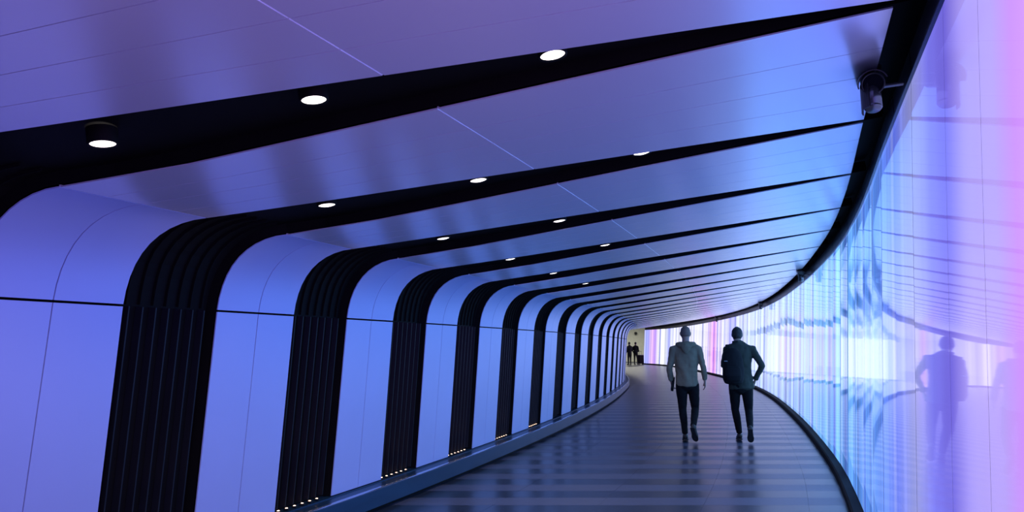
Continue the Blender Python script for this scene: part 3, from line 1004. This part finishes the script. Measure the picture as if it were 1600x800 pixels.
case.matrix_world = Matrix.Translation((2.78, 11.15, 0)) @ Matrix.Rotation(math.radians(-14), 4, 'Z')
tag(case, 'slim dark case held under the arm of the khaki jacket', 'case')

man2 = person((3.62, 11.12, 0.0), math.radians(-16), 1.46, (-0.02, 0.035, 1.675), 1.53,
    torso=[(0.02, 0.0, 0.83, 0.205, 0.138), (0.015, 0, 0.92, 0.195, 0.138), (0, 0.0, 1.08, 0.186, 0.135), (0, -0.01, 1.25, 0.200, 0.138), (0, -0.015, 1.38, 0.214, 0.132),
           (0, -0.015, 1.455, 0.195, 0.112), (-0.005, -0.010, 1.505, 0.145, 0.092), (-0.01, 0.0, 1.56, 0.080, 0.078)],
    arms=[dict(p=[(-0.195, 0.0, 1.43), (-0.25, 0.04, 1.17), (-0.15, 0.22, 1.27)], d=(0.3, 0.1, 1), n=(0, -1, 0), t=(1, 0, 0), curl=0.9),
          dict(p=[(0.20, -0.01, 1.43), (0.325, -0.10, 1.185), (0.225, 0.02, 0.965)], d=(-0.25, 0.35, -1), n=(-1, 0, 0), t=(0, 1, 0), curl=0.3)],
    legs=[dict(p=[(-0.09, 0, 0.88), (-0.092, 0.10, 0.49), (-0.040, 0.14, 0.095)], toe=(-0.055, 0.325, 0.040), cut=0.93, shoe=(-0.04, 0.14, 0.055)),
          dict(p=[(0.095, 0, 0.88), (0.110, 0.06, 0.48), (0.105, -0.27, 0.23)], toe=(0.112, -0.125, 0.042), cut=0.92, shoe=(0.105, -0.265, 0.215))],
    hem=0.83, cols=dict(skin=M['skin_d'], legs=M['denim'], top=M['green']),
    label='walking person in dark green jacket, dark hair, one hand in the pocket', hair=M['hair'], seed=7.7)
fuse('collar', [tube([(-0.075, 0.05, 1.545, 0.018, 0.03), (-0.080, -0.02, 1.56, 0.018, 0.032), (-0.02, -0.085, 1.565, 0.018, 0.034), (0.045, -0.02, 1.56, 0.018, 0.032), (0.045, 0.05, 1.545, 0.018, 0.03)], 10, (0, 0, 1))], 0.009, M['green'], man2, 2)
# backpack: hangs on one shoulder, a thing of its own
MB2 = Matrix.Translation((3.62, 11.12, 0)) @ Matrix.Rotation(math.radians(-16), 4, 'Z')
bp_ = empty('backpack', MB2 @ Vector((-0.10, -0.23, 0.9)), math.radians(-16))
tag(bp_, 'black backpack slung on the left shoulder of the dark green jacket', 'backpack')
fuse('pack_body', [tube([(-0.01, 0.0, 0.02, 0.135, 0.075), (-0.01, -0.005, 0.10, 0.160, 0.092), (-0.01, 0.0, 0.25, 0.162, 0.095), (-0.01, 0.01, 0.40, 0.150, 0.082), (-0.01, 0.03, 0.50, 0.120, 0.060), (-0.01, 0.045, 0.55, 0.07, 0.035)], 20)], 0.012, M['pack'], bp_, 3, 0.006, 9, 2.0)
pk = fuse('front_pocket', [tube([(-0.01, -0.085, 0.06, 0.11, 0.03), (-0.01, -0.10, 0.14, 0.125, 0.042), (-0.01, -0.095, 0.24, 0.12, 0.035), (-0.01, -0.08, 0.28, 0.09, 0.02)], 16)], 0.010, M['pack'], bp_, 3)
bm = bmesh.new(); box(bm, (-0.115, -0.092, 0.36), (0.05, 0.012, 0.012), bevel=0.003)
bobj('reflective_tag', bm, M['grey_tag'], bp_)['label'] = 'small grey reflective tag'
fuse('strap', [tube([(-0.07, 0.04, 0.46, 0.03, 0.012), (-0.075, 0.11, 0.555, 0.03, 0.012), (-0.08, 0.20, 0.610, 0.03, 0.012), (-0.085, 0.28, 0.600, 0.03, 0.012)], 10)], 0.008, M['pack'], bp_, 2)

# people at the end of the tunnel
def stander(x, y, rz, s, top, label, seed, bag=False, stance=0.0):
    p = person((x, y, 0), rz, 1.4, (0.0, 0.03, 1.66), 1.50,
        torso=[(0, 0, 0.80, 0.195, 0.14), (0, 0, 0.95, 0.19, 0.14), (0, 0, 1.1, 0.185, 0.135), (0, -0.01, 1.28, 0.205, 0.14), (0, -0.01, 1.40, 0.20, 0.12), (0, -0.01, 1.46, 0.14, 0.09), (0, 0, 1.52, 0.08, 0.075)],
        arms=[dict(p=[(-0.19, 0, 1.40), (-0.26, 0.0 + stance, 1.12), (-0.23, 0.10 + stance, 0.92)], d=(0, 0.2, -1), n=(1, 0, 0), t=(0, 1, 0)),
              dict(p=[(0.19, 0, 1.40), (0.27, -0.02, 1.13), (0.16, 0.16, 1.02)], d=(-0.5, 0.5, 0.0), n=(-1, 0, 0), t=(0, 0, 1))],
        legs=[dict(p=[(-0.09, 0, 0.86), (-0.11, 0.02, 0.48), (-0.12, 0.0, 0.09)], toe=(-0.13, 0.19, 0.04), shoe=(-0.12, 0, 0.055)),
              dict(p=[(0.09, 0, 0.86), (0.12, 0.06, 0.48), (0.13, 0.05, 0.09)], toe=(0.15, 0.23, 0.04), shoe=(0.13, 0.05, 0.055))],
        hem=0.85, cols=dict(skin=M['skin_d'], legs=M['dark'], top=top), label=label, hair=M['hair'], seed=seed, vox=1.6)
    return p


st1 = stander(9.20, 54.6, math.radians(25), 1, M['dark'], 'dark silhouetted person half hidden by the end of the striped wall', 3.1)
st2 = stander(9.78, 55.2, math.radians(-35), 1, M['dark'], 'dark silhouetted person in a bulky coat standing near the far screen edge', 5.2)
# dark wheeled case beside them
sc_ = empty('wheeled_case', (10.22, 55.4, 0), 0.3)
tag(sc_, 'dark wheeled case with pale top beside the far silhouetted person', 'suitcase')
bm = bmesh.new(); box(bm, (0, 0, 0.42), (0.42, 0.28, 0.66), bevel=0.04); bobj('shell', bm, M['dark'], sc_)
bm = bmesh.new(); box(bm, (0, 0, 0.765), (0.36, 0.22, 0.03), bevel=0.008); bobj('top_plate', bm, M['grey_tag'], sc_)
bm = bmesh.new()
for sx in (-0.1, 0.1): cyl(bm, (sx, 0.1, 0.74), (sx, 0.1, 1.05), 0.01, 0.01, 8)
cyl(bm, (-0.11, 0.1, 1.05), (0.11, 0.1, 1.05), 0.014, 0.014, 8); bobj('handle', bm, M['dark'], sc_)
for sx in (-0.15, 0.15):
    for sy in (-0.1, 0.1):
        bm = bmesh.new(); cyl(bm, (sx - 0.015, sy, 0.045), (sx + 0.015, sy, 0.045), 0.045, 0.045, 12); bobj('wheel', bm, M['sole'], sc_)
# small lamp on the end wall
fx = empty('wall_fixture', (11.7, 65.95, 2.68))
tag(fx, 'small dark fixture mounted high on the pale lobby wall', 'fixture')
bm = bmesh.new(); box(bm, (0, 0.03, 0), (0.12, 0.04, 0.16), bevel=0.01); bobj('base_plate', bm, M['cctv'], fx)
bm = bmesh.new(); cyl(bm, (0, 0.0, 0), (0, -0.25, -0.03), 0.11, 0.13, 18); bobj('head', bm, M['cctv'], fx)
